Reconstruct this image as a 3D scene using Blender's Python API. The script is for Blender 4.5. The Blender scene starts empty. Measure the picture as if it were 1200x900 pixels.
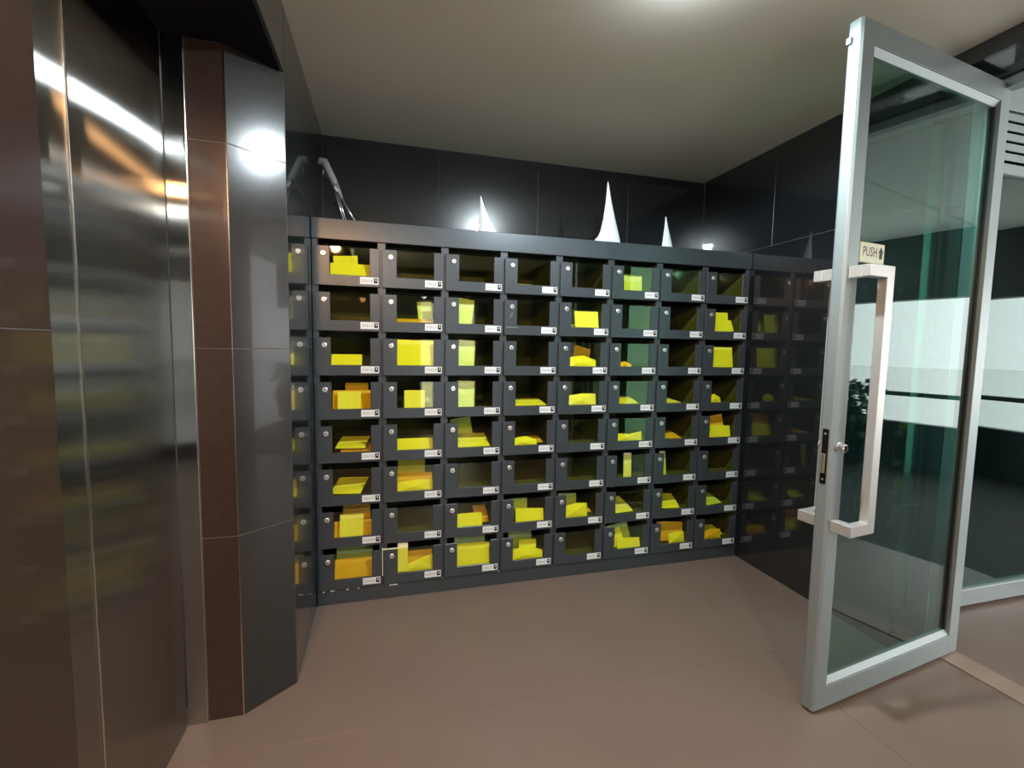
import bpy, bmesh, math, random
from mathutils import Vector, Matrix
random.seed(7)
scene = bpy.context.scene
COL = scene.collection

# ------------------------------------------------------------------ camera
CAM_H = 1.35
YAW, PITCH, ROLL, FPX = 0.2666, -0.0807, 0.0170, 542.48
fw = Vector((math.sin(YAW)*math.cos(PITCH), math.cos(YAW)*math.cos(PITCH), math.sin(PITCH)))
r0 = Vector((math.cos(YAW), -math.sin(YAW), 0)); u0 = r0.cross(fw)
cr, sr = math.cos(ROLL), math.sin(ROLL)
rt = r0*cr + u0*sr; up = r0*(-sr) + u0*cr
cam_d = bpy.data.cameras.new('camera'); cam = bpy.data.objects.new('camera', cam_d); COL.objects.link(cam)
cam_d.sensor_fit = 'HORIZONTAL'; cam_d.sensor_width = 36; cam_d.lens = 36*FPX/1200
cam_d.clip_start = 0.02; cam_d.clip_end = 200
cam.matrix_world = Matrix(((rt.x, up.x, -fw.x, 0), (rt.y, up.y, -fw.y, 0), (rt.z, up.z, -fw.z, CAM_H), (0, 0, 0, 1)))
scene.camera = cam

# ------------------------------------------------------------------ world, exposure
world = bpy.data.worlds.new('overcast_sky'); scene.world = world; world.use_nodes = True
bg = world.node_tree.nodes['Background']; bg.inputs[0].default_value = (0.97, 0.985, 1.0, 1); bg.inputs[1].default_value = 4.2
vs = scene.view_settings
vs.view_transform = 'Standard'; vs.look = 'None'; vs.exposure = 0.0; vs.gamma = 1.0; vs.use_curve_mapping = False

# lamp powers (the downlights themselves are built further down)
COOL = (0.80, 0.93, 1.0); WARM = (1.0, 0.52, 0.22); NEUT = (1.0, 0.93, 0.84)
P_ALCOVE, P_WARM, P_LOBBY, P_SIDE = 80.0, 82.0, 52.0, 20.0

# ------------------------------------------------------------------ materials
def nm(name):
    m = bpy.data.materials.new(name); m.use_nodes = True
    return m, m.node_tree.nodes, m.node_tree.links, m.node_tree.nodes['Principled BSDF']

def plain(name, col, rough=0.5, metal=0.0, spec=0.5, noise=0.0, nscale=20.0, bump=0.0, stretch=(1, 1, 1), coat=0.0):
    m, N, L, p = nm(name)
    p.inputs['Base Color'].default_value = (*col, 1); p.inputs['Roughness'].default_value = rough
    p.inputs['Metallic'].default_value = metal; p.inputs['Specular IOR Level'].default_value = spec
    p.inputs['Coat Weight'].default_value = coat
    if noise or bump:
        tc = N.new('ShaderNodeTexCoord'); mp = N.new('ShaderNodeMapping'); mp.inputs['Scale'].default_value = stretch
        nz = N.new('ShaderNodeTexNoise'); nz.inputs['Scale'].default_value = nscale; nz.inputs['Detail'].default_value = 6
        L.new(tc.outputs['Object'], mp.inputs[0]); L.new(mp.outputs[0], nz.inputs['Vector'])
        if noise:
            mx = N.new('ShaderNodeMix'); mx.data_type = 'RGBA'
            mx.inputs[6].default_value = (*[c*(1-noise) for c in col], 1); mx.inputs[7].default_value = (*[min(1, c*(1+noise)) for c in col], 1)
            L.new(nz.outputs['Fac'], mx.inputs[0]); L.new(mx.outputs[2], p.inputs['Base Color'])
        if bump:
            b = N.new('ShaderNodeBump'); b.inputs['Strength'].default_value = bump; b.inputs['Distance'].default_value = 0.002
            L.new(nz.outputs['Fac'], b.inputs['Height']); L.new(b.outputs[0], p.inputs['Normal'])
    return m

def brushed(name, col, rough, aniso):
    m = bpy.data.materials.new(name); m.use_nodes = True; N = m.node_tree.nodes; L = m.node_tree.links; N.clear()
    o = N.new('ShaderNodeOutputMaterial'); p = N.new('ShaderNodeBsdfAnisotropic')
    p.inputs['Color'].default_value = (*col, 1); p.inputs['Anisotropy'].default_value = -aniso
    g = N.new('ShaderNodeNewGeometry'); c = N.new('ShaderNodeVectorMath'); c.operation = 'CROSS_PRODUCT'
    c.inputs[1].default_value = (0, 0, 1); L.new(g.outputs['True Normal'], c.inputs[0]); L.new(c.outputs[0], p.inputs['Tangent'])
    tc = N.new('ShaderNodeTexCoord'); mp = N.new('ShaderNodeMapping'); mp.inputs['Scale'].default_value = (60, 60, 0.6)
    nz = N.new('ShaderNodeTexNoise'); nz.inputs['Scale'].default_value = 6
    L.new(tc.outputs['Object'], mp.inputs[0]); L.new(mp.outputs[0], nz.inputs['Vector'])
    mr = N.new('ShaderNodeMapRange'); mr.inputs[3].default_value = rough*0.9; mr.inputs[4].default_value = rough*1.1
    L.new(nz.outputs['Fac'], mr.inputs[0]); L.new(mr.outputs[0], p.inputs['Roughness']); L.new(p.outputs[0], o.inputs[0])
    return m

def pane_mat(name, tint, ior=1.5, rough=0.0):
    m = bpy.data.materials.new(name); m.use_nodes = True; N = m.node_tree.nodes; L = m.node_tree.links; N.clear()
    o = N.new('ShaderNodeOutputMaterial'); mx = N.new('ShaderNodeMixShader'); t = N.new('ShaderNodeBsdfTransparent'); g = N.new('ShaderNodeBsdfGlossy'); fr = N.new('ShaderNodeFresnel')
    t.inputs[0].default_value = (*tint, 1); g.inputs['Roughness'].default_value = rough; g.inputs[0].default_value = (1, 1, 1, 1)
    # the same interface from inside and out, so that a pane is never totally reflecting
    ge = N.new('ShaderNodeNewGeometry'); fl = N.new('ShaderNodeMix'); fl.data_type = 'FLOAT'
    fl.inputs[2].default_value = ior; fl.inputs[3].default_value = 1.0/ior
    fr.inputs[0].default_value = ior
    L.new(ge.outputs['Backfacing'], fl.inputs[0])
    inv = N.new('ShaderNodeMath'); inv.operation = 'MULTIPLY'; inv.inputs[1].default_value = 1.0
    L.new(fl.outputs[0], fr.inputs[0])
    L.new(fr.outputs[0], inv.inputs[0]); L.new(inv.outputs[0], mx.inputs[0])
    L.new(t.outputs[0], mx.inputs[1]); L.new(g.outputs[0], mx.inputs[2]); L.new(mx.outputs[0], o.inputs[0])
    return m

def emit(name, col, s):
    m = bpy.data.materials.new(name); m.use_nodes = True; N = m.node_tree.nodes; L = m.node_tree.links; N.clear()
    o = N.new('ShaderNodeOutputMaterial'); e = N.new('ShaderNodeEmission'); e.inputs[0].default_value = (*col, 1); e.inputs[1].default_value = s
    L.new(e.outputs[0], o.inputs[0]); return m

M = {}
M['granite'] = plain('black_polished_tile', (0.012, 0.014, 0.016), 0.24, 0, 0.4, 0.4, 90, coat=0.7)
M['brown'] = plain('brown_polished_tile', (0.045, 0.026, 0.020), 0.27, 0, 0.5, 0.2, 60, coat=0.12)
for k in ('granite', 'brown'):
    q = M[k].node_tree.nodes['Principled BSDF']; q.inputs['Coat Roughness'].default_value = 0.03; q.inputs['Coat IOR'].default_value = 1.85 if k == 'granite' else 1.7
M['reflecttile'] = plain('tile_with_grey_reflection', (0.030, 0.027, 0.025), 0.17, 0, 0.4, 0.2, 60, coat=0.25)  # slanted column face: the room's grey reflection is put into the tile colour
M['reflecttile'].node_tree.nodes['Principled BSDF'].inputs['Coat IOR'].default_value = 1.7
M['grout'] = plain('pale_joint_filler', (0.15, 0.14, 0.13), 0.6)
M['gap'] = plain('dark_recess', (0.006, 0.006, 0.007), 0.6)
M['floor'] = plain('brown_grey_floor_tile', (0.185, 0.130, 0.102), 0.33, 0, 0.5, 0.10, 3.0, 0.0)
M['floorgrout'] = plain('floor_joint', (0.17, 0.125, 0.10), 0.6)
M['ceil'] = plain('matt_ceiling_paint', (0.86, 0.79, 0.68), 0.9, 0, 0.2)
M['soffit'] = plain('black_soffit_panel', (0.008, 0.005, 0.010), 0.7, 0, 0.1)
M['steel'] = brushed('brushed_stainless', (0.42, 0.41, 0.385), 0.155, 0.90)
M['steeltrim'] = plain('polished_steel_edge', (0.75, 0.70, 0.62), 0.18, 1.0)
M['alu'] = plain('satin_aluminium', (0.32, 0.365, 0.36), 0.45, 0.5, 0.5, 0.05, 30)
M['handle'] = plain('satin_handle_steel', (0.62, 0.60, 0.56), 0.36, 0.6)
M['glass'] = pane_mat('green_tinted_glass', (0.52, 0.77, 0.70), 1.60)
M['clear'] = pane_mat('clear_glass', (0.95, 0.97, 0.97), 1.45)
M['acrylic'] = pane_mat('yellow_tinted_acrylic', (0.95, 0.955, 0.54), 1.49, 0.02)
M['box'] = plain('charcoal_painted_steel', (0.062, 0.070, 0.078), 0.33, 0.3, 0.5, 0.08, 40)
M['inside'] = plain('charcoal_inner_steel', (0.10, 0.105, 0.09), 0.5, 0.1)
M['chrome'] = plain('nickel_lock', (0.80, 0.79, 0.75), 0.28, 0.8)
M['black'] = plain('black_print', (0.012, 0.012, 0.013), 0.5)
M['white'] = plain('white_sticker', (0.80, 0.80, 0.79), 0.5)
M['greyprint'] = plain('grey_print', (0.30, 0.29, 0.28), 0.6)
M['paper'] = plain('white_paper', (0.86, 0.88, 0.88), 0.75)
M['y'] = plain('yellow_envelope', (0.97, 0.90, 0.24), 0.7, 0, 0.3, 0.06, 12)
M['o'] = plain('amber_envelope', (0.86, 0.50, 0.10), 0.7, 0, 0.3, 0.08, 12)
M['c'] = plain('cream_envelope', (0.97, 0.93, 0.62), 0.7, 0, 0.3, 0.03, 12)
M['g'] = plain('pale_green_paper_and_reflection', (0.66, 0.78, 0.48), 0.75, 0, 0.3, 0.05, 12)  # real paper, and sheets that stand in for reflections on the panes
M['armgrey'] = plain('grey_arm_plastic', (0.20, 0.20, 0.19), 0.45)
M['rod'] = plain('steel_rod', (0.72, 0.72, 0.70), 0.25, 0.9)
M['sign'] = plain('pale_yellow_sign', (0.80, 0.80, 0.58), 0.45)
M['lockdark'] = plain('dark_bronze_plate', (0.020, 0.012, 0.012), 0.35, 0.6)
M['brass'] = plain('pale_brass_bolt', (0.80, 0.66, 0.48), 0.3, 0.9)
M['porchceil'] = plain('porch_ceiling_board', (0.84, 0.87, 0.80), 0.8)
M['porchdark'] = plain('dark_porch_wall', (0.018, 0.028, 0.026), 0.5)
M['concrete'] = plain('pale_concrete', (0.82, 0.82, 0.80), 0.9, 0, 0.3, 0.05, 2)
M['teal'] = plain('dark_teal_parapet', (0.018, 0.045, 0.050), 0.5)
M['leaf'] = plain('dark_shrub_leaf', (0.012, 0.045, 0.025), 0.5, 0, 0.5, 0.3, 15)
M['twig'] = plain('shrub_twig', (0.05, 0.035, 0.02), 0.8)
M['dimfloor'] = plain('shade_darkened_porch_floor', (0.030, 0.038, 0.038), 0.6, 0, 0.3, 0.2, 8)  # porch floor darkened in colour so that its reflection stays dim
M['strip'] = plain('beige_threshold', (0.30, 0.22, 0.17), 0.4)
M['lensC'] = emit('cool_lamp_lens', COOL, 800.0)
M['lensS'] = emit('side_lamp_lens', COOL, 120.0)
M['lensW'] = emit('warm_lamp_lens', WARM, 250.0)
M['lensN'] = emit('neutral_lamp_lens', NEUT, 850.0)

# ------------------------------------------------------------------ builders
class MB:
    def __init__(s): s.v = []; s.f = []; s.mi = []; s.m = 0
    def mat(s, i): s.m = i; return s
    def add(s, vs_, fs):
        b = len(s.v); s.v += [tuple(v) for v in vs_]
        for f in fs: s.f.append([b+i for i in f]); s.mi.append(s.m)
        return s
    def box(s, a, b, M4=None):
        x0, y0, z0 = a; x1, y1, z1 = b
        vs_ = [Vector(q) for q in ((x0, y0, z0), (x1, y0, z0), (x1, y1, z0), (x0, y1, z0), (x0, y0, z1), (x1, y0, z1), (x1, y1, z1), (x0, y1, z1))]
        if M4 is not None: vs_ = [M4 @ v for v in vs_]
        return s.add(vs_, [(0, 3, 2, 1), (4, 5, 6, 7), (0, 1, 5, 4), (1, 2, 6, 5), (2, 3, 7, 6), (3, 0, 4, 7)])
    def prism(s, pts, axis, a, b):
        """polygon pts (2-D) swept along axis ('x','y','z') from a to b"""
        def p3(p, t): return {'y': (p[0], t, p[1]), 'x': (t, p[0], p[1]), 'z': (p[0], p[1], t)}[axis]
        n = len(pts); vs_ = [p3(p, a) for p in pts]+[p3(p, b) for p in pts]
        return s.add(vs_, [tuple(range(n)), tuple(range(2*n-1, n-1, -1))]+[(i, n+i, n+(i+1) % n, (i+1) % n) for i in range(n)])
    def tube(s, path, rad, n=10, cap=True):
        P = [Vector(p) for p in path]; R = rad if isinstance(rad, (list, tuple)) else [rad]*len(P); vs_ = []
        ref = None
        for i, p in enumerate(P):
            d = (P[min(i+1, len(P)-1)]-P[max(i-1, 0)]).normalized()
            if ref is None: ref = Vector((0, 0, 1)) if abs(d.z) < .9 else Vector((1, 0, 0))
            a = d.cross(ref).normalized(); b = d.cross(a).normalized(); ref = b.cross(d) if False else ref
            for k in range(n):
                t = 2*math.pi*k/n; vs_.append(p+a*(R[i]*math.cos(t))+b*(R[i]*math.sin(t)))
        fs = [(i*n+k, i*n+(k+1) % n, (i+1)*n+(k+1) % n, (i+1)*n+k) for i in range(len(P)-1) for k in range(n)]
        if cap: fs += [tuple(range(n-1, -1, -1)), tuple(range((len(P)-1)*n, len(P)*n))]
        return s.add(vs_, fs)
    def mesh(s, name, mats, bevel=0.0, smooth=False, seg=1):
        me = bpy.data.meshes.new(name); me.from_pydata(s.v, [], s.f)
        for m in (mats if isinstance(mats, (list, tuple)) else [mats]): me.materials.append(M[m])
        for p, i in zip(me.polygons, s.mi): p.material_index = i; p.use_smooth = smooth
        bm = bmesh.new(); bm.from_mesh(me); bmesh.ops.recalc_face_normals(bm, faces=bm.faces)
        if bevel:
            es = [e for e in bm.edges if len(e.link_faces) == 2 and e.calc_face_angle(0) > .6]
            bmesh.ops.bevel(bm, geom=es, offset=bevel, segments=seg, affect='EDGES', clamp_overlap=True)
        bm.to_mesh(me); bm.free(); return me
    def build(s, name, mats, parent=None, bevel=0.0, smooth=False, seg=1):
        return link(name, s.mesh(name, mats, bevel, smooth, seg), parent)

def link(name, me, parent=None, loc=None):
    o = bpy.data.objects.new(name, me); COL.objects.link(o)
    if parent: o.parent = parent
    if loc is not None: o.location = loc
    return o
def empty(name, loc=(0, 0, 0), rz=0.0):
    o = bpy.data.objects.new(name, None); COL.objects.link(o); o.location = loc; o.rotation_euler = (0, 0, rz); o.empty_display_size = .05; return o
def tag(o, label, cat, group=None):
    o['label'] = label; o['category'] = cat
    if group: o['group'] = group
    return o
def struct(o, label=None):
    o['kind'] = 'structure'
    if label: o['label'] = label
    return o
def boxobj(name, a, b, mat, parent=None, bevel=0.0): return MB().box(a, b).build(name, mat, parent, bevel)

def text_mesh(txt, size, font_depth=0.0):
    cu = bpy.data.curves.new('txt', 'FONT'); cu.body = txt; cu.size = size; cu.extrude = font_depth
    cu.align_x = 'CENTER'; cu.align_y = 'CENTER'; cu.resolution_u = 2
    ob = bpy.data.objects.new('txt', cu); COL.objects.link(ob)
    dg = bpy.context.evaluated_depsgraph_get(); me = bpy.data.meshes.new_from_object(ob.evaluated_get(dg))
    vs_ = [v.co.copy() for v in me.vertices]; fs = [tuple(p.vertices) for p in me.polygons]
    bpy.data.objects.remove(ob); bpy.data.curves.remove(cu); bpy.data.meshes.remove(me)
    return vs_, fs

# ------------------------------------------------------------------ key dimensions (metres)
XL, XR = -0.347, 2.217            # side walls of the alcove
YF, YB = 2.454, 2.948             # mailbox fronts, back wall
ZC, ZS = 2.547, 2.31              # alcove ceiling, soffit over the lift lobby
XD = 2.50                         # outer face of the doorway wall
ZH = 2.478                        # underside of the doorway header
YJ = 1.49                         # end of the right wall
YR = -2.6                         # rear wall of the lobby
T = 0.012                         # tile thickness
J = 0.0011                        # half joint

def tiles_on(parent, axis, plane, sgn, ucuts, zcuts, mat, t=T):
    """separate slabs on a vertical plane; axis = running axis ('x' or 'y'); sgn = side that faces the room"""
    for a, b in zip(ucuts[:-1], ucuts[1:]):
        for z0, z1 in zip(zcuts[:-1], zcuts[1:]):
            lo, hi = sorted((plane, plane-sgn*t))
            if axis == 'x': A, B = (a+J, lo, z0+J), (b-J, hi, z1-J)
            else: A, B = (lo, a+J, z0+J), (hi, b-J, z1-J)
            MB().box(A, B).build('tile', mat, parent, 0.0008)

# ------------------------------------------------------------------ floor
fl = struct(MB().box((-0.9, YR-.1, -0.12), (2.50, 3.1, -0.010)).box((2.50, -0.8, -0.12), (6.6, 3.1, -0.010)).build('floor', 'floorgrout'), 'brown grey tiled floor')
xs = [-0.88, 1.66, 2.50, 3.56, 5.05, 6.6]; ys = [YR, -0.8, 0.4, 1.6, 2.8, 3.05]
for a, b in zip(xs[:-1], xs[1:]):
    for c, d in zip(ys[:-1], ys[1:]):
        if a > 2.4 and c < -1: continue
        MB().box((a+.0006, c+.0006, -0.011), (b-.0006, d-.0006, 0.0)).build('floor_tile', 'floor' if a < 3.5 else 'dimfloor', fl, 0.0006)  # outer porch tiles are coloured dark to stand for a dimly lit floor

# ------------------------------------------------------------------ ceilings
struct(boxobj('ceiling', (XL-.02, YR, ZC), (XD, YB+.2, ZC+.12), 'ceil'), 'matt greige ceiling of the alcove')
struct(boxobj('ceiling_soffit', (-0.95, YR, ZS), (XL-.014, 1.93, ZS+.05), 'soffit'), 'dark lowered ceiling over the steel panel')

# ------------------------------------------------------------------ alcove walls
wb = struct(boxobj('wall_back', (XL-.2, YB+.0012, 0), (XD, YB+.2, 2.489), 'grout'), 'black polished tile wall behind the mailboxes')
tiles_on(wb, 'x', YB, -1, [XL, 0.317, 0.959, 1.610, XR], [1.96, 2.49], 'granite')
boxobj('shadow_gap', (XL-.2, YB+.02, 2.489), (XD, YB+.2, ZC+.02), 'gap', wb)
wl = struct(boxobj('wall_left', (XL-.13, 1.93, 0), (XL-.0012, YB+T, ZC), 'grout'), 'black polished tile wall left of the mailboxes')
tiles_on(wl, 'y', XL, 1, [1.902, 2.27, YB], [0.0, 0.67, 1.33, 2.0, ZC], 'granite')
bh = struct(boxobj('wall_bulkhead', (XL-.13, YR, ZS+.002), (XL-T+.002, 1.90, ZC), 'gap'), 'black tiled drop above the lift lobby')
tiles_on(bh, 'y', XL, 1, [YR, -1.1, 0.4, 1.90], [ZS, ZC], 'granite')
wr = struct(boxobj('wall_right', (XR+.0012, YJ+.0012, 0), (XD-.056, YB+T, ZC), 'grout'), 'black polished tile wall right of the mailboxes')
tiles_on(wr, 'y', XR, -1, [YJ, YB], [0.0, 1.975], 'granite')
tiles_on(wr, 'y', XR, -1, [YJ, 2.31, YB], [1.975, ZC], 'granite')
tiles_on(wr, 'x', YJ, -1, [XR, XD-.06], [0.0, 0.67, 1.33, 1.99, ZH], 'granite')
hd = struct(boxobj('wall_header', (XR+T-.002, YR, ZH+T-.002), (XD, YJ+T, ZC), 'gap'), 'black tiled beam over the doorway')
tiles_on(hd, 'y', XR, -1, [YR, -.6, .38, YJ], [ZH, ZC], 'granite')
boxobj('header_underside', (XR+T, .38, ZH), (XD, YJ, ZH+T), 'granite', hd)
wf = struct(boxobj('wall_right_front', (XR, YR, 0), (XD, .37, ZH), 'granite'), 'black wall on the near side of the doorway')

# column between steel panel and alcove
Bp, Cp, Dp = (-0.615, 1.772), (-0.503, 1.772), (XL, 1.900)
wc = struct(MB().prism([(-0.617, 1.7732), (-0.5035, 1.7732), (XL-.0012, 1.9012), (XL-T, 1.96), (-0.63, 1.96)], 'z', 0, ZS+.06).build('wall_column', 'grout'), 'brown tiled column with a slanted face')
zc = [0, 0.67, 1.327, 2.0, ZS]
for z0, z1 in zip(zc[:-1], zc[1:]):
    MB().box((Bp[0]+J, 1.772, z0+J), (Cp[0]-J, 1.772+T, z1-J)).build('tile', 'brown', wc, .0008)
    dx, dy = Dp[0]-Cp[0], Dp[1]-Cp[1]; ln = math.hypot(dx, dy); nx, ny = -dy/ln, dx/ln
    MB().prism([(Cp[0]+.001, Cp[1]+.0005), (Dp[0]-.001, Dp[1]-.0005), (Dp[0]-.001+nx*T, Dp[1]+ny*T), (Cp[0]+nx*T, Cp[1]+ny*T)], 'z', z0+J, z1-J).build('tile', 'reflecttile', wc, .0008)  # slanted face gets the tile with the reflection in its colour

MB().box((Cp[0]-.0015, Cp[1]-.0012, 0), (Cp[0]+.0022, Cp[1]+.002, ZS)).build('corner_trim', 'steeltrim', wc)
# brown wall at far left, steel panel, jamb
wlf = struct(boxobj('wall_left_front', (-0.9, YR, 0), (-0.65-.0012, 1.1495, ZS), 'grout'), 'brown polished tile wall at the far left')
tiles_on(wlf, 'y', -0.65, 1, [YR, -1.3, -0.05, 1.15], [0, 1.367, ZS], 'brown')
sp = tag(empty('steel_panel', (-0.678, 1.5, 0)), 'tall brushed steel panel set between the brown tiled walls', 'panel')
MB().box((-.03, 1.268-1.5, 0), (0, 1.760-1.5, ZS)).build('sheet', 'steel', sp)
MB().box((-.03, 1.152-1.5, 0), (.014, 1.262-1.5, ZS)).build('side_strip', 'steel', sp, .002)
MB().box((-.03, 1.262-1.5, 0), (.017, 1.2675-1.5, ZS)).build('bright_edge', 'steeltrim', sp, .001)
MB().box((.001, 1.766-1.5, 0), (.060, 1.772-1.5+.02, ZS)).build('return_strip', 'steel', sp, .001)
MB().box((.060, 1.764-1.5, 0), (.0635, 1.772-1.5+.02, ZS)).build('bright_edge', 'steeltrim', sp, .0008)
struct(boxobj('wall_lobby', (-.95, 1.15, 0), (-.715, 1.98, ZS), 'gap'))

# rear wall of the lobby with a tall daylit window
wrr = struct(MB().box((-.9, YR-.15, 0), (.5, YR, ZC)).box((1.45, YR-.15, 0), (XD, YR, ZC)).box((.5, YR-.15, 2.08), (1.45, YR, ZC)).box((.5, YR-.15, 0), (1.45, YR, .10)).build('wall_rear', 'granite'), 'black wall behind the viewer')
w1 = struct(empty('window_1', (.975, YR-.08, .10)), 'tall daylit window behind the viewer')
MB().box((-.475, -.03, 0), (-.435, .03, 1.98)).box((.435, -.03, 0), (.475, .03, 1.98)).box((-.435, -.03, 0), (.435, .03, .05)).box((-.435, -.03, 1.93), (.435, .03, 1.98)).build('window_frame', 'alu', w1, .002)
MB().box((-.435, -.003, .05), (.435, .003, 1.93)).build('pane', 'clear', w1)

# ------------------------------------------------------------------ outside the doorway
pc = struct(boxobj('ceiling_porch', (XD, -1.0, 2.74), (6.9, 3.0, 2.86), 'gap'), 'pale panelled ceiling outside the doorway')
px = [2.51, 3.35, 5.05, 6.65]; py = [-0.95, .26, 1.64]
for a, b in zip(px[:-1], px[1:]):
    for c, d in zip(py[:-1], py[1:]): MB().box((a+.004, c+.004, 2.72), (b-.004, d-.004, 2.741)).build('ceiling_panel', 'porchceil', pc, .001)
struct(boxobj('wall_porch_beam', (6.55, -1, 1.98), (6.75, 1.72, 2.74), 'porchdark'), 'dark beam above the bright opening outside')
struct(boxobj('wall_above_door', (XD-.01, -2.6, ZH+T), (XD+.02, 3.0, 2.74), 'porchdark'))
struct(boxobj('wall_porch_front', (XD, -2.6, 0), (XD+.02, .37, ZH+T), 'porchdark'))
struct(boxobj('wall_porch_far', (4.72, 1.64, 0), (6.75, 1.74, 2.74), 'porchdark'))
struct(boxobj('wall_behind_glass', (XD, 2.95, 0), (4.8, 3.05, 2.74), 'porchdark'))
struct(boxobj('wall_behind_glass_end', (4.72, 1.74, 0), (4.8, 2.95, 2.74), 'porchdark'))
struct(boxobj('ground_outside', (XD, -40, -.14), (60, 40, -.125), 'concrete'), 'bright pale ground outside')
struct(boxobj('wall_parapet', (6.50, -1, 0), (6.62, 1.64, .53), 'teal'), 'low dark parapet outside')
rl = tag(empty('handrail', (6.56, -1.2, .53)), 'thin dark handrail on the parapet outside, mirrored in the glass', 'railing')
MB().box((-.025, .2, .31), (.025, 2.84, .36)).build('rail', 'teal', rl, .006)
for y in (.25, 2.0): MB().box((-.012, y-.012, 0), (.012, y+.012, .315)).build('post', 'teal', rl)
sh = tag(empty('potted_shrub', (6.14, -.62, 0)), 'dark leafy shrub by the parapet outside, mirrored in the glass', 'plant')
MB().tube([(0, 0, 0), (0, 0, .03), (0, 0, .30), (0, 0, .32)], [.12, .13, .17, .17], 16).build('pot', 'teal', sh)
MB().tube([(0, 0, .28), (.01, .01, .5), (0, 0, .8)], [.02, .015, .008], 8).build('stem', 'twig', sh)
lf = MB()
for _ in range(900):
    h = random.uniform(.30, .98); rr = (.27 if h < .62 else .30)*(1-.45*math.exp(-((h-.64)/.05)**2))*math.sqrt(random.random()); t = random.uniform(0, 6.283)
    p = Vector((rr*math.cos(t), rr*math.sin(t), h)); d = Vector((random.uniform(-1, 1), random.uniform(-1, 1), random.uniform(-.4, 1))).normalized(); s_ = d.cross(Vector((.3, .5, .8))).normalized()*.030; d *= .085
    lf.add([p, p+d*.5+s_, p+d, p+d*.5-s_], [(0, 1, 2, 3)])
lo_ = lf.build('leaves', 'leaf', sh); lo_['kind'] = 'stuff'

# fixed glass screens with louvres above, at right angles to the doorway wall
def screen(x0, x1, label):
    t = tag(empty('glass_screen', ((x0+x1)/2, 1.665, 0)), label, 'glass screen', 'fixed glass screens outside the doorway'); w = (x1-x0)/2
    MB().box((-w, -.025, 0), (-w+.045, .025, 2.72)).build('stile', 'alu', t, .002)
    MB().box((w-.045, -.025, 0), (w, .025, 2.72)).build('stile', 'alu', t, .002)
    MB().box((-w+.045, -.025, .015), (w-.045, .025, .105)).build('bottom_rail', 'alu', t, .003)
    MB().box((-w+.045, -.025, 2.24), (w-.045, .025, 2.29)).build('transom', 'alu', t, .003)
    MB().box((-w+.045, -.025, 2.54), (w-.045, .025, 2.72)).build('top_board', 'alu', t, .003)
    MB().box((-w+.045, -.004, .105), (w-.045, .004, 2.24)).build('pane', 'glass', t)
    for k in range(5):
        z = 2.305+.047*k; MB().box((-w+.045, -.022, z), (w-.045, -.016, z+.034), None).box((-w+.045, -.018, z+.030), (w-.045, .018, z+.036)).build('louvre_slat', 'alu', t)
    return t
screen(2.53, 3.60, 'aluminium framed glass screen just outside the open door')
screen(3.62, 4.70, 'second aluminium framed glass screen, farther out from the door')

# doorway frame + threshold
d1 = struct(empty('door_1', (XD, YJ, 0)), 'aluminium frame of the doorway')
MB().box((-.055, -.075, 0), (0, .0, ZH-.045)).build('jamb', 'alu', d1, .002)
MB().box((-.055, .38-YJ, 0), (0, .44-YJ, ZH-.045)).build('jamb', 'alu', d1, .002)
MB().box((-.055, .38-YJ, ZH-.045), (0, 0, ZH)).build('head', 'alu', d1, .002)
struct(boxobj('trim_1', (2.375, .38, 0.0), (2.495, YJ-.075, .004), 'strip'), 'beige threshold strip in the doorway')

# ------------------------------------------------------------------ the open glass door
AX, AY = 1.525, 1.262; ang = math.radians(7.67); DW = .972; DT = .05; DZ0, DZ1 = .012, 2.458
dr = tag(empty('glass_door', (AX, AY, 0), ang), 'aluminium framed glass door standing open, with square pull handles', 'door')
# local: x along the door from free edge to hinge, y = into the door (front face at y = 0)
SW = .068; TH = .095; BH = .105
MB().prism([(0, .008), (.008, 0), (SW, 0), (SW, DT), (.008, DT), (0, DT-.008)], 'z', DZ0, DZ1).build('stile', 'alu', dr, .001)
MB().prism([(DW-SW, 0), (DW, 0), (DW, DT), (DW-SW, DT)], 'z', DZ0, DZ1).build('stile', 'alu', dr, .001)
def rail(z0, z1, up_):
    zz = (z0, z1)
    m = MB().box((SW, .0, z0), (DW-SW, DT, z1))
    b = z1 if up_ else z0; s = .022 if up_ else -.022
    m.prism([(.004, b), (DT-.004, b), (DT-.018, b+s), (.018, b+s)], 'x', SW, DW-SW)
    return m
rail(DZ0, DZ0+BH-.02, True).build('bottom_rail', 'alu', dr, .0008)
rail(DZ1-TH+.02, DZ1, False).build('top_rail', 'alu', dr, .0008)
for x in (SW, DW-SW-.012):
    MB().box((x, .016, DZ0+BH), (x+.012, DT-.016, DZ1-TH)).build('glazing_bead', 'black', dr)
MB().box((SW+.004, .021, DZ0+BH-.01), (DW-SW-.004, .029, DZ1-TH+.01)).build('pane', 'glass', dr)
# staple handles, one on each face
for s, y0 in ((-1, 0.0), (1, DT)):
    o = .072*s; b = .030
    m = MB()
    zt, zb = 1.645, .705; hx0, hx1 = .018, .150
    ya, yb = sorted((y0, y0+o)); yc, yd = sorted((y0+o, y0+o-s*b))
    m.prism([(hx0, zb), (hx1, zb), (hx1, zt), (hx0, zt), (hx0, zt-.04), (hx1-.04, zt-.04), (hx1-.04, zb+.04), (hx0, zb+.04)], 'y', yc, yd)
    hn = m.build('pull_handle', 'handle', dr, .0015)
    m2 = MB(); ye, yf_ = sorted((y0, y0+o-s*b+s*.001))
    for z in (zt-.04, zb): MB().box((hx0, ye, z), (hx0+.036, yf_, z+.04)).build('handle_foot', 'handle', hn, .0012)
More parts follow.
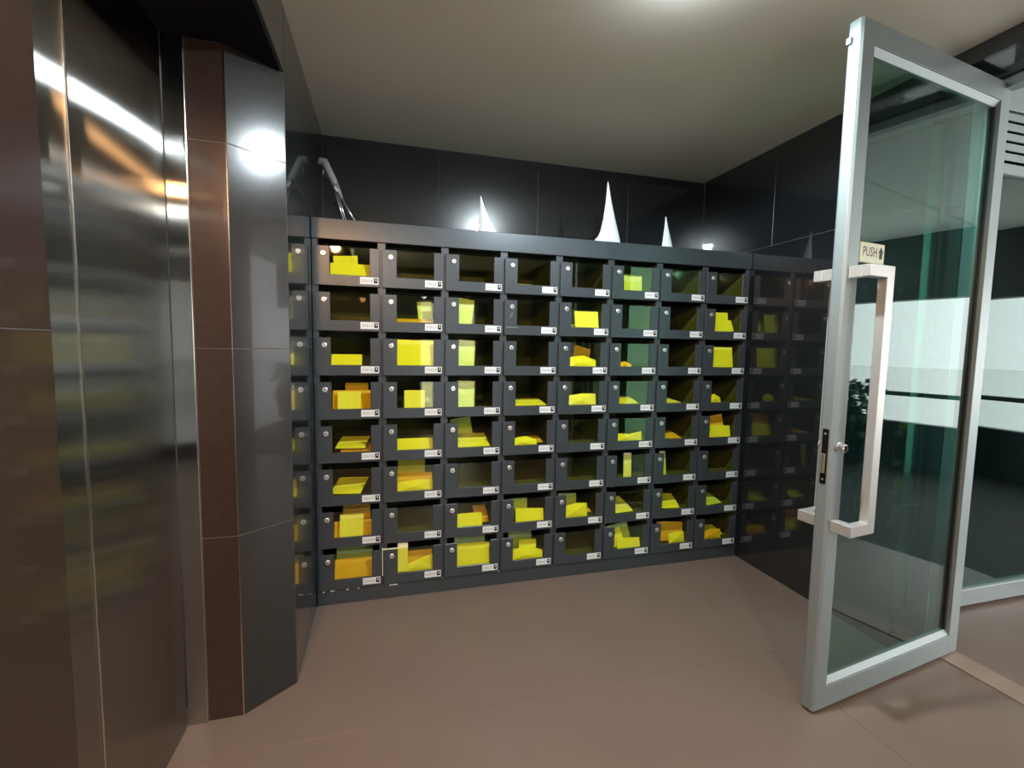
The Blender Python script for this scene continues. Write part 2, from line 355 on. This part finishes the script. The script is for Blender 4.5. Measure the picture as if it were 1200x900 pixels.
# lock case in the edge, thumb turn on the face
pl = MB().box((-.0022, .014, .875), (.003, .036, 1.075)).build('lock_plate', 'lockdark', dr, .001)
MB().box((-.009, .018, .915), (-.002, .032, .985)).build('bolt', 'brass', pl, .001)
for z in (.892, 1.058): MB().tube([(-.0035, .025, z), (-.002, .025, z)], .004, 10).build('screw', 'chrome', pl)
kn = MB().tube([(.030, 0, 1.012), (.030, -.006, 1.012), (.030, -.007, 1.012), (.030, -.026, 1.012), (.030, -.028, 1.012)], [.019, .019, .015, .015, .012], 18).build('thumb_turn', 'rod', dr, smooth=False)
MB().box((.0275, -.033, 1.001), (.0325, -.027, 1.023)).build('turn_bar', 'lockdark', kn)
MB().tube([(.030, DT, 1.012), (.030, DT+.012, 1.012)], .015, 16).build('key_cylinder', 'chrome', dr)
MB().box((-.012, .03, 2.385), (-.001, .044, 2.405)).build('top_bolt', 'alu', dr)
for z in (.20, 1.2, 2.2): MB().tube([(DW+.006, DT-.006, z-.05), (DW+.006, DT-.006, z+.05)], .008, 10).build('hinge', 'chrome', dr)
# PUSH sign stuck on the glass
ps = tag(empty('push_sign', (0, 0, 0)), 'small pale yellow PUSH sign with an arrow stuck on the glass door', 'sign')
ps.location = (AX, AY, 0); ps.rotation_euler = (0, 0, ang)
px0, px1, pz0, pz1 = .0815, .219, 1.668, 1.738
MB().box((px0, .004, pz0), (px1, .0205, pz1)).build('plate', 'sign', ps, .002)
v_, f_ = text_mesh('PUSH', .044)
sx = .078/ max(1e-6, (max(v.x for v in v_)-min(v.x for v in v_)))
cx = (max(v.x for v in v_)+min(v.x for v in v_))/2; cy = (max(v.y for v in v_)+min(v.y for v in v_))/2
MB().add([((v.x-cx)*sx+px0+.053, .0034, (v.y-cy)*1.08+(pz0+pz1)/2+.004) for v in v_], f_).build('lettering', 'black', ps)
ax = px1-.022; az = (pz0+pz1)/2+.002
MB().prism([(ax-.008, az-.020), (ax+.008, az-.020), (ax+.008, az+.002), (ax+.014, az+.002), (ax, az+.022), (ax-.014, az+.002), (ax-.008, az+.002)], 'y', .0030, .0042).build('arrow', 'black', ps)

# ------------------------------------------------------------------ mailbox cabinet
DX, DZ, X0, ZD0 = .318, .222, -.334, 1.635         # pitch, first door's left and bottom edge
ORD = ['first', 'second', 'third', 'fourth', 'fifth', 'sixth', 'seventh', 'eighth']
cab = tag(empty('mailbox_cabinet', ((XL+XR)/2, YF, 0)), 'long charcoal steel cabinet carrying eight rows of mailboxes', 'cabinet'); cx0 = (XL+XR)/2
def cb(name, a, b, mat='box', bev=.002): return MB().box((a[0]-cx0, a[1]-YF, a[2]), (b[0]-cx0, b[1]-YF, b[2])).build(name, mat, cab, bev)
cb('header', (XL+.002, YF, 1.857), (XR-.002, YF+.03, 1.955))
cb('top_board', (XL+.002, YF+.03, 1.935), (XR-.002, YB-.002, 1.955))
cb('plinth', (XL+.002, YF+.004, 0), (XR-.002, YF+.03, .078))
cb('side_panel', (XL+.002, YF+.03, 0), (XL+.008, YB-.002, 1.935))
cb('side_panel', (XR-.008, YF+.03, 0), (XR-.002, YB-.002, 1.935))
cb('back_panel', (XL+.008, YB-.010, .0), (XR-.008, YB-.003, 1.935), 'inside', 0)
for k in range(9):
    x = X0-.006+DX*k; a = max(x-.016, XL+.002) if k else XL+.002; b = min(x+.023, XR-.002)
    cb('post', (a, YF+.010, .079), (b, YF+.022, 1.857), 'box', .001)

for x, z, w_ in ((-.320, .075, .010), (-.283, .076, .022), (-.205, .076, .014), (-.150, .076, .010), (.012, .073, .044)):
    MB().box((x-cx0, .0025, z-.005), (x+w_-cx0, .0045, z+.001)).build('paint_chip', 'white', cab)
# shared meshes of a mailbox; local origin: left bottom corner of the door, y = 0 at door front
W, H = .306, .189; WX0, WX1, WZ = .071, .258, .053; DTH = .010
U = MB().prism([(0, 0), (W, 0), (W, H-.003), (W-.003, H), (WX1, H), (WX1, WZ), (WX0, WZ), (WX0, H), (.003, H), (0, H-.003)], 'y', -.004, DTH-.004)
me_door = U.mesh('door', 'box', .0014)
me_pane = MB().box((WX0-.0, .000, WZ-.0), (WX1+.0, .003, H-.001)).mesh('window_pane', 'acrylic')
lk = MB().tube([(.042, -.004, .152), (.042, -.009, .152), (.042, -.0105, .152)], [.0128, .0128, .010], 18); lk.mat(1).box((.0405, -.0112, .147), (.0435, -.0104, .157))
me_lock = lk.mesh('lock', ['chrome', 'black'])
bd = MB()
bd.box((.001, .0235, .030), (W-.001, .470, .040)).box((.000, .0235, .040), (.003, .470, .212)).box((W-.003, .0235, .040), (W, .470, .212)).box((.003, .464, .040), (W-.003, .470, .212))
me_body = bd.mesh('body', 'inside')

def plate_mesh(num):
    m = MB(); m.box((.212, -.0052, .012), (.300, -.004, .047))
    m.mat(1).box((.278, -.0056, .018), (.296, -.0050, .043))
    m.mat(0).prism([(.2855, .030), (.2925, .030), (.2925, .033), (.2895, .033), (.2895, .039), (.2855, .039)], 'y', -.0059, -.0055)
    v, f = text_mesh(num, .019); w = max(q.x for q in v)-min(q.x for q in v); s = .054/w
    mx_ = (max(q.x for q in v)+min(q.x for q in v))/2; my = (max(q.y for q in v)+min(q.y for q in v))/2
    m.mat(2).add([((q.x-mx_)*s+.245, -.0056, (q.y-my)+.0295) for q in v], f)
    return m.mesh('number_plate', ['white', 'black', 'greyprint'])

# ------------------------------------------------------------------ what lies in the boxes, and pane reflections built as sheets
# S: standing sheet  (u0, u1, top v, colour, depth, roll)     L: sheet lying, back edge lifted (u0, u1, height v, colour, yaw)
# F: folded sheet    (u0, u1, top v, colour, depth, fold)
CONT = {
 (0, 0): [('S', .1, .72, .74, 'y', .030, -4, 'rear'), ('S', 0, 1, .46, 'y', .012, 0, 'front')],
 (3, 0): [('L', 0, .45, .16, 'c', 8, '')],
 (5, 0): [('S', .33, .98, .80, 'g', .10, 3, '')],
 (1, 1): [('L', 0, 1, .14, 'o', 0, ''), ('S', .62, 1.02, .86, 'g', .08, -4, '')],  # green sheet is the window's reflection on the pane, built as paper
 (2, 1): [('S', -.05, .42, 1.0, 'g', .06, 8, '')],  # no real paper: daylight reflected in the pane, built as a sheet
 (4, 1): [('S', .2, .98, .70, 'c', .022, 0, 'upright'), ('L', 0, .9, .16, 'y', 0, 'flat')],
 (7, 1): [('S', .0, .62, .88, 'y', .012, 0, 'tall'), ('S', .3, .88, .46, 'y', .024, -9, 'short')],
 (0, 2): [('S', 0, .78, .40, 'y', .010, 0, '')],
 (1, 2): [('S', 0, 1, .97, 'y', .014, 1, '')],
 (2, 2): [('S', 0, .5, 1.0, 'g', .05, 4, '')],  # pale sheet continues the reflected daylight strip
 (4, 2): [('S', .3, .86, .76, 'o', .112, 14, 'rear'), ('F', 0, .92, .50, 'y', .016, 1, 'front'), ('L', .05, .9, .3, 'c', 6, 'middle')],
 (5, 2): [('F', 0, .45, .27, 'o', .012, 1, '')],
 (7, 2): [('S', .0, .86, .92, 'y', .010, 0, '')],
 (0, 3): [('S', .3, .92, .90, 'o', .11, 0, 'rear'), ('S', 0, 1, .66, 'o', .04, 0, 'wide'), ('S', .14, .74, .64, 'c', .014, 0, 'front')],
 (1, 3): [('S', .20, .77, .66, 'c', .016, 0, ''), ('S', .74, 1.02, .95, 'g', .10, 0, '')],  # green sheet stands in for the left edge of the reflected strip
 (2, 3): [('S', 0, .52, 1.0, 'g', .05, 2, '')],  # reflected daylight strip again, built as a pale sheet
 (3, 3): [('L', 0, 1, .16, 'y', 2, '')],
 (4, 3): [('F', 0, .96, .50, 'c', .018, 2, '')],
 (5, 3): [('L', 0, .75, .20, 'y', -6, '')],
 (6, 3): [('L', 0, .6, .10, 'c', 0, '')],
 (7, 3): [('F', .0, .48, .42, 'y', .014, 1, '')],
 (0, 4): [('L', .2, 1, .10, 'o', 0, 'lower'), ('L', .12, .9, .24, 'y', -9, 'upper')],
 (1, 4): [('S', 0, 1, .40, 'y', .020, 0, '')],
 (2, 4): [('L', 0, .95, .34, 'y', 3, ''), ('S', -.02, .62, .95, 'g', .16, -8, '')],  # green sheet is the lower end of the reflected strip
 (3, 4): [('F', 0, .74, .36, 'y', .02, 1, 'bright'), ('L', .3, 1, .12, 'o', 0, 'flat')],
 (5, 4): [('F', 0, .94, .42, 'y', .02, 3, '')],
 (6, 4): [('L', .1, .7, .16, 'o', -5, '')],
 (7, 4): [('S', .05, .86, .88, 'o', .05, -8, 'rear'), ('S', .0, .94, .50, 'y', .014, 2, 'front')],
 (0, 5): [('L', 0, .82, .34, 'y', -14, '')],
 (1, 5): [('S', 0, .8, .95, 'y', .14, 3, 'rear'), ('S', 0, 1, .58, 'o', .05, 0, 'middle'), ('F', 0, 1, .42, 'y', .016, 2, 'front')],
 (5, 5): [('S', .34, .62, 1.0, 'paper', .03, 3, '')],
 (6, 5): [('S', 0, .22, 1.0, 'g', .03, 0, '')],  # pale sheet stands in for the door stile reflected in the pane
 (0, 6): [('S', .2, .95, .95, 'o', .10, 0, 'rear'), ('S', 0, 1, .50, 'o', .03, 0, 'wide'), ('S', .14, .76, .80, 'c', .014, 2, 'front')],
 (2, 6): [('L', .6, 1, .42, 'o', 0, 'small'), ('S', 0, .76, .48, 'y', .012, 0, 'bright')],
 (3, 6): [('S', 0, .62, .72, 'g', .10, 0, ''), ('S', .10, 1, .46, 'y', .014, 3, '')],
 (4, 6): [('S', 0, .62, .74, 'g', .12, 3, ''), ('F', 0, .78, .58, 'y', .018, 2, ''), ('L', .3, 1, .2, 'o', 10, '')],
 (5, 6): [('L', 0, .66, .36, 'c', 8, '')],
 (6, 6): [('L', 0, .8, .34, 'y', -12, '')],
 (7, 6): [('L', 0, .7, .36, 'g', 14, '')],
 (0, 7): [('S', 0, 1, .95, 'g', .13, 0, ''), ('S', 0, 1, .66, 'o', .02, 1, ''), ('L', .1, .9, .24, 'y', 4, '')],
 (1, 7): [('S', .24, 1, .66, 'o', .04, 0, 'rear'), ('F', .22, 1, .62, 'y', .014, 4, 'folded')],
 (2, 7): [('S', 0, .95, .96, 'g', .09, 0, ''), ('S', 0, 1, .82, 'y', .014, 1, '')],
 (3, 7): [('S', .05, .82, .95, 'g', .12, 0, ''), ('S', .26, .82, .68, 'y', .035, 2, 'rear'), ('F', 0, 1, .50, 'y', .014, 1, 'front')],
 (5, 7): [('S', .05, .9, .72, 'g', .10, -10, ''), ('S', -.02, .5, .70, 'y', .03, -18, 'tilted'), ('S', .16, 1, .36, 'y', .012, 3, 'front')],
 (6, 7): [('S', .0, 1, .80, 'o', .04, 5, 'wide'), ('F', .4, 1.0, .48, 'y', .014, 2, 'small')],
 (7, 7): [('F', 0, .78, .42, 'o', .016, 2, ''), ('L', 0, 1, .16, 'y', 0, '')],
}
CN = {'y': 'yellow', 'o': 'amber', 'c': 'cream', 'g': 'pale green', 'paper': 'white'}

def lift_sheet(u0_, u1_, h, yaw, ya=.012, yb=.165):
    """sheet lying on the box floor, front edge down, back edge lifted and slightly curled"""
    d = yb-ya; a = h*.137; ym = (ya+yb)/2; n = 5; vs_ = []
    w = (u1_-u0_)*.187; cxx = WX0+(u0_+u1_)/2*.187; q = math.radians(yaw)
    for k in range(n+1):
        t = k/n; z = a*(t**.8); y = ya+d*t
        for s in (-1, 1):
            x = s*w/2; X = cxx+x*math.cos(q)-(y-ym)*math.sin(q); Y = min(yb, max(ya-.003, ym+x*math.sin(q)+(y-ym)*math.cos(q))); vs_.append((X, Y, WZ+.002+z))
    th = .0022; m = MB(); tot = len(vs_); vs2 = vs_+[(x, y, z-th) for x, y, z in vs_]; fs = []
    for k in range(n):
        i = 2*k; fs += [(i, i+1, i+3, i+2), (tot+i, tot+i+2, tot+i+3, tot+i+1), (i, i+2, tot+i+2, tot+i), (i+1, tot+i+1, tot+i+3, i+3)]
    fs += [(0, tot, tot+1, 1), (2*n, 2*n+1, tot+2*n+1, tot+2*n)]
    return m.add(vs2, fs)
def stand_sheet(u0_, u1_, v, dep, roll):
    w = (u1_-u0_)*.187; cxx = WX0+(u0_+u1_)/2*.187; top = v*.137; q = math.radians(roll); n = 4; vs_ = []
    z0 = WZ-.010
    for k in range(n+1):
        t = k/n; z = (top+.008)*t
        for s in (-1, -.33, .33, 1):
            x = s*w/2; vs_.append((cxx+x*math.cos(q)+z*math.sin(q), dep+.020*t+.004*(1-s*s), z0+z*math.cos(q)-x*math.sin(q)))
    lo_z = min(p[2] for p in vs_); dz = max(0, .0415-lo_z); vs_ = [(x, y, z+dz) for x, y, z in vs_]
    m = MB(); tot = len(vs_); th = .0025; vs2 = vs_+[(x, y+th, z) for x, y, z in vs_]; fs = []
    for k in range(n):
        for j in range(3):
            i = 4*k+j; fs += [(i, i+1, i+5, i+4), (tot+i, tot+i+4, tot+i+5, tot+i+1)]
        a = 4*k; b = 4*k+3; fs += [(a, a+4, tot+a+4, tot+a), (b, tot+b, tot+b+4, b+4)]
    for j in range(3): fs += [(j, tot+j, tot+j+1, j+1), (4*n+j, 4*n+j+1, tot+4*n+j+1, tot+4*n+j)]
    return m.add(vs2, fs)
def fold_sheet(u0_, u1_, v, dep, k):
    """letter bent along a slanting fold: a standing flap with a second flap leaning out of it"""
    w = (u1_-u0_)*.187; x0 = WX0+u0_*.187; x1 = x0+w; top = v*.137; z0 = WZ-.008
    pts = [(x0, dep, z0), (x1, dep+.004, z0), (x1, dep+.013, z0+top*(.62 if k == 1 else 1.0)), (x0+w*.55, dep+.019, z0+top*(1.02 if k in (1, 2) else .72)), (x0, dep+.016, z0+top*(.84 if k != 4 else .42)), (x0+w*.4, dep-.003, z0+top*.45)]
    th = .002; tot = len(pts); vs_ = pts+[(x, y+th, z-.0005) for x, y, z in pts]
    tri = [(0, 1, 5), (1, 2, 5), (2, 3, 5), (3, 4, 5), (4, 0, 5)]; fs = tri+[(tot+a, tot+c, tot+b) for a, b, c in tri]
    fs += [(i, tot+i, tot+(i+1) % 5, (i+1) % 5) for i in range(5)]
    return MB().add(vs_, fs)

def where(c, r): return f'{ORD[c]} column from the left, {ORD[r]} row down'
for c in range(8):
    for r in range(8):
        ox, oz = X0+DX*c, ZD0-DZ*r
        items = CONT.get((c, r), [])
        cols = []
        for it in items:
            k = it[4]
            if CN[k] not in cols: cols.append(CN[k])
        say = 'empty mailbox' if not items else 'mailbox with '+' and '.join(cols[:2])+' paper'
        mb = empty('mailbox', (ox, YF, oz)); tag(mb, f'charcoal {say}, {where(c, r)}', 'mailbox', 'mailboxes in the cabinet')
        link('body', me_body, mb)
        dd = link('door', me_door, mb)
        link('window_pane', me_pane, dd); link('lock', me_lock, dd)
        link('number_plate', plate_mesh('250/%d' % (14+c*8+r)), dd)
        if (c, r) == (3, 1):
            sc_ = MB(); xx = .012
            for k in range(9):
                sc_.tube([(xx, -.0048, .040), (xx+.004, -.0048, .046-.003*(k % 3)), (xx+.007, -.0048, .041)], .0007, 5); xx += .0075
            sc_.tube([(.030, -.0048, .095), (.036, -.0048, .118), (.040, -.0048, .098), (.046, -.0048, .122)], .0007, 5)
            sc_.build('chalk_scribble', 'white', dd)
        for it in items:
            kind = it[0]; adj = it[-1]
            if kind == 'S': m = stand_sheet(it[1], it[2], it[3], it[5], it[6]); pose = 'standing'
            elif kind == 'L':
                oth = [q for q in items if q is not it and q[0] in 'SF']; low = [q for q in items if q[0] == 'L']
                ya = max([.012]+[q[5]+.036 for q in oth if q[5] < .05]); yb = min([.165]+[q[5]-.006 for q in oth if q[5] >= .05])
                m = lift_sheet(it[1], it[2], it[3], it[5], ya, max(yb, ya+.05)); pose = 'lying'
                if low and it is not low[0]: m.v = [(x, y, z+.016) for x, y, z in m.v]
            else: m = fold_sheet(it[1], it[2], it[3], it[5], it[6]); pose = 'folded'
            thing = 'letter' if it[4] in ('g', 'paper') else 'envelope'  # some pale green letters are pane reflections built as sheets
            o = m.build(thing, it[4], None); o.location = (ox, YF, oz)
            lab = ' '.join(x for x in (adj if adj not in ('folded',) else '', CN[it[4]], thing, pose, 'in mailbox,', where(c, r)) if x)
            tag(o, lab, thing, 'post in the mailboxes')
# white letter jammed round the edge of the door in the bottom row
ox, oz = X0+DX, ZD0-DZ*7
jm = MB().box((-.0075, -.006, .050), (-.0045, .009, .196)).box((-.0075, -.006, .190), (.075, .0035, .193)).box((.072, .0045, .055), (.125, .007, .215))
tag(jm.build('letter', 'c'), 'bent white letter jammed round the mailbox door, second column, bottom row', 'letter', 'post in the mailboxes').location = (ox, YF, oz)

# ------------------------------------------------------------------ on top of the cabinet
ZT = 1.955
def horn(rows, y, label):
    """tapering curled sheet: rows of (z, left x, right x)"""
    n = 6; vs_ = []
    for z, a, b in rows:
        for j in range(n+1):
            t = j/n; vs_.append((a+(b-a)*t, y-.9*(b-a)*(t*(1-t)), z))
    nr = len(rows); tot = len(vs_); th = .003
    vs2 = vs_+[(x, yy+th, z) for x, yy, z in vs_]; fs = []
    for i in range(nr-1):
        for j in range(n):
            k = i*(n+1)+j; fs += [(k, k+1, k+n+2, k+n+1), (tot+k, tot+k+n+1, tot+k+n+2, tot+k+1)]
        a = i*(n+1); b = a+n; fs += [(a, a+n+1, tot+a+n+1, tot+a), (b, tot+b, tot+b+n+1, b+n+1)]
    for j in range(n):
        fs += [(j, tot+j, tot+j+1, j+1)]; k = (nr-1)*(n+1)+j; fs += [(k, k+1, tot+k+1, tot+k)]
    o = MB().add([(x-rows[0][1], yy-y, z-ZT) for x, yy, z in vs2], fs).build('pointed_sheet', 'paper'); o.location = (rows[0][1], y, ZT+.0005)
    return tag(o, label, 'paper sheet', 'white pointed sheets on the cabinet')
ky = 2.56/2.62
def hz(pts):  # traced at 2.62 m, stands at 2.56 m
    return [(CAM_H+(z-CAM_H)*ky, a*ky, b*ky) for z, a, b in pts]
def base(rows):
    (z1, a1, b1), (z2, a2, b2) = rows[0], rows[1]; f = (z1-ZT)/(z2-z1)
    return [(ZT, a1-(a2-a1)*f, b1-(b2-b1)*f)]+rows
horn(base(hz([(2.003, .503, .605), (2.06, .508, .568), (2.12, .512, .541), (2.184, .514, .518)])), 2.56, 'short bright white pointed sheet on the cabinet, leftmost of three')
horn(base(hz([(1.996, 1.215, 1.387), (2.02, 1.238, 1.380), (2.05, 1.252, 1.372), (2.12, 1.268, 1.350), (2.22, 1.281, 1.322), (2.345, 1.289, 1.294)])), 2.56, 'tallest white pointed sheet on the cabinet, between the two shorter ones')
horn(base(hz([(1.997, 1.678, 1.752), (2.05, 1.683, 1.735), (2.11, 1.690, 1.716), (2.176, 1.694, 1.698)])), 2.56, 'small white pointed sheet on the cabinet, nearest the right wall')

# articulated arm in the corner
k2 = 2.58/2.7
def ap(x, z, dy=0): return (x*k2, 2.58+dy, CAM_H+(z-CAM_H)*k2)
B0 = Vector((-.205, 2.58, ZT))
arm = tag(empty('articulated_arm', B0), 'grey jointed metal arm standing on the cabinet in the left corner', 'jointed arm')
def lp(p): return tuple(Vector(p)-B0)
MB().tube([lp(ap(-.335, 2.288)), lp(ap(-.325, 2.306)), lp(ap(-.308, 2.304)), lp(ap(-.292, 2.27)), lp(ap(-.262, 2.205)), lp(ap(-.250, 2.18))], [.010, .018, .020, .019, .019, .014], 14).build('upper_arm', 'armgrey', arm, smooth=True)
MB().tube([lp(ap(-.312, 2.268)), lp(ap(-.316, 2.24)), lp(ap(-.302, 2.226)), lp(ap(-.292, 2.246))], [.004]*4, 8).build('spring_hook', 'armgrey', arm, smooth=True)
MB().tube([lp(ap(-.254, 2.19)), lp(ap(-.240, 2.16)), lp(ap(-.222, 2.12))], [.016, .013, .008], 12).build('elbow', 'armgrey', arm, smooth=True)
for x, z in ((-.252, 2.168), (-.244, 2.156)):
    MB().tube([lp(ap(x, z, -.026)), lp(ap(x, z, -.010))], .007, 12).build('bolt', 'chrome', arm)
for (xa, za, dy), (xb, zb, dyb) in (((-.256, 2.152, -.012), (-.210, 1.990, -.01)), ((-.246, 2.150, .0), (-.198, 1.990, .0)), ((-.224, 2.125, -.005), (-.146, 1.990, .0))):
    MB().tube([lp(ap(xa, za, dy)), tuple(Vector(lp(ap(xb, zb, dyb)))*1.0)], .0042, 10).build('rod', 'rod', arm, smooth=True)
bx = ap(-.16, 2.0)[0]-B0.x
MB().box((bx-.075, -.05, .001), (bx+.075, .05, .009)).build('base_plate', 'armgrey', arm, .002)

# ------------------------------------------------------------------ downlights
def downlight(loc, label, lens, colr, power, rad=.04):
    t = tag(empty('ceiling_downlight', loc), label, 'light', 'ceiling downlights'); n = 28
    MB().tube([(0, 0, 0), (0, 0, -.010), (0, 0, -.013)], [.066, .066, .060], n).build('trim_ring', 'alu', t)
    MB().tube([(0, 0, -.012), (0, 0, -.020), (0, 0, -.027), (0, 0, -.031)], [.056, .052, .038, .012], n).build('lens', lens, t, smooth=True)
    ld = bpy.data.lights.new('downlight_bulb', 'SPOT'); ld.spot_size = math.radians(172); ld.spot_blend = .12; ld.energy = power; ld.color = colr; ld.shadow_soft_size = rad
    lo = bpy.data.objects.new('downlight_bulb', ld); COL.objects.link(lo); lo.parent = t; lo.location = (0, 0, -.045)
    return t
downlight((.90, 1.29, ZC), 'cool white downlight in the alcove ceiling just above the picture', 'lensC', COOL, P_ALCOVE)
downlight((-.46, .10, ZS), 'warm downlight in the dark lowered ceiling by the brown wall', 'lensW', WARM, P_WARM)
downlight((.05, -1.5, ZC), 'neutral downlight in the lobby ceiling behind the viewer', 'lensN', NEUT, P_LOBBY)
downlight((2.0, -.55, ZC), 'cool downlight in the lobby ceiling beside the doorway', 'lensS', COOL, P_SIDE)
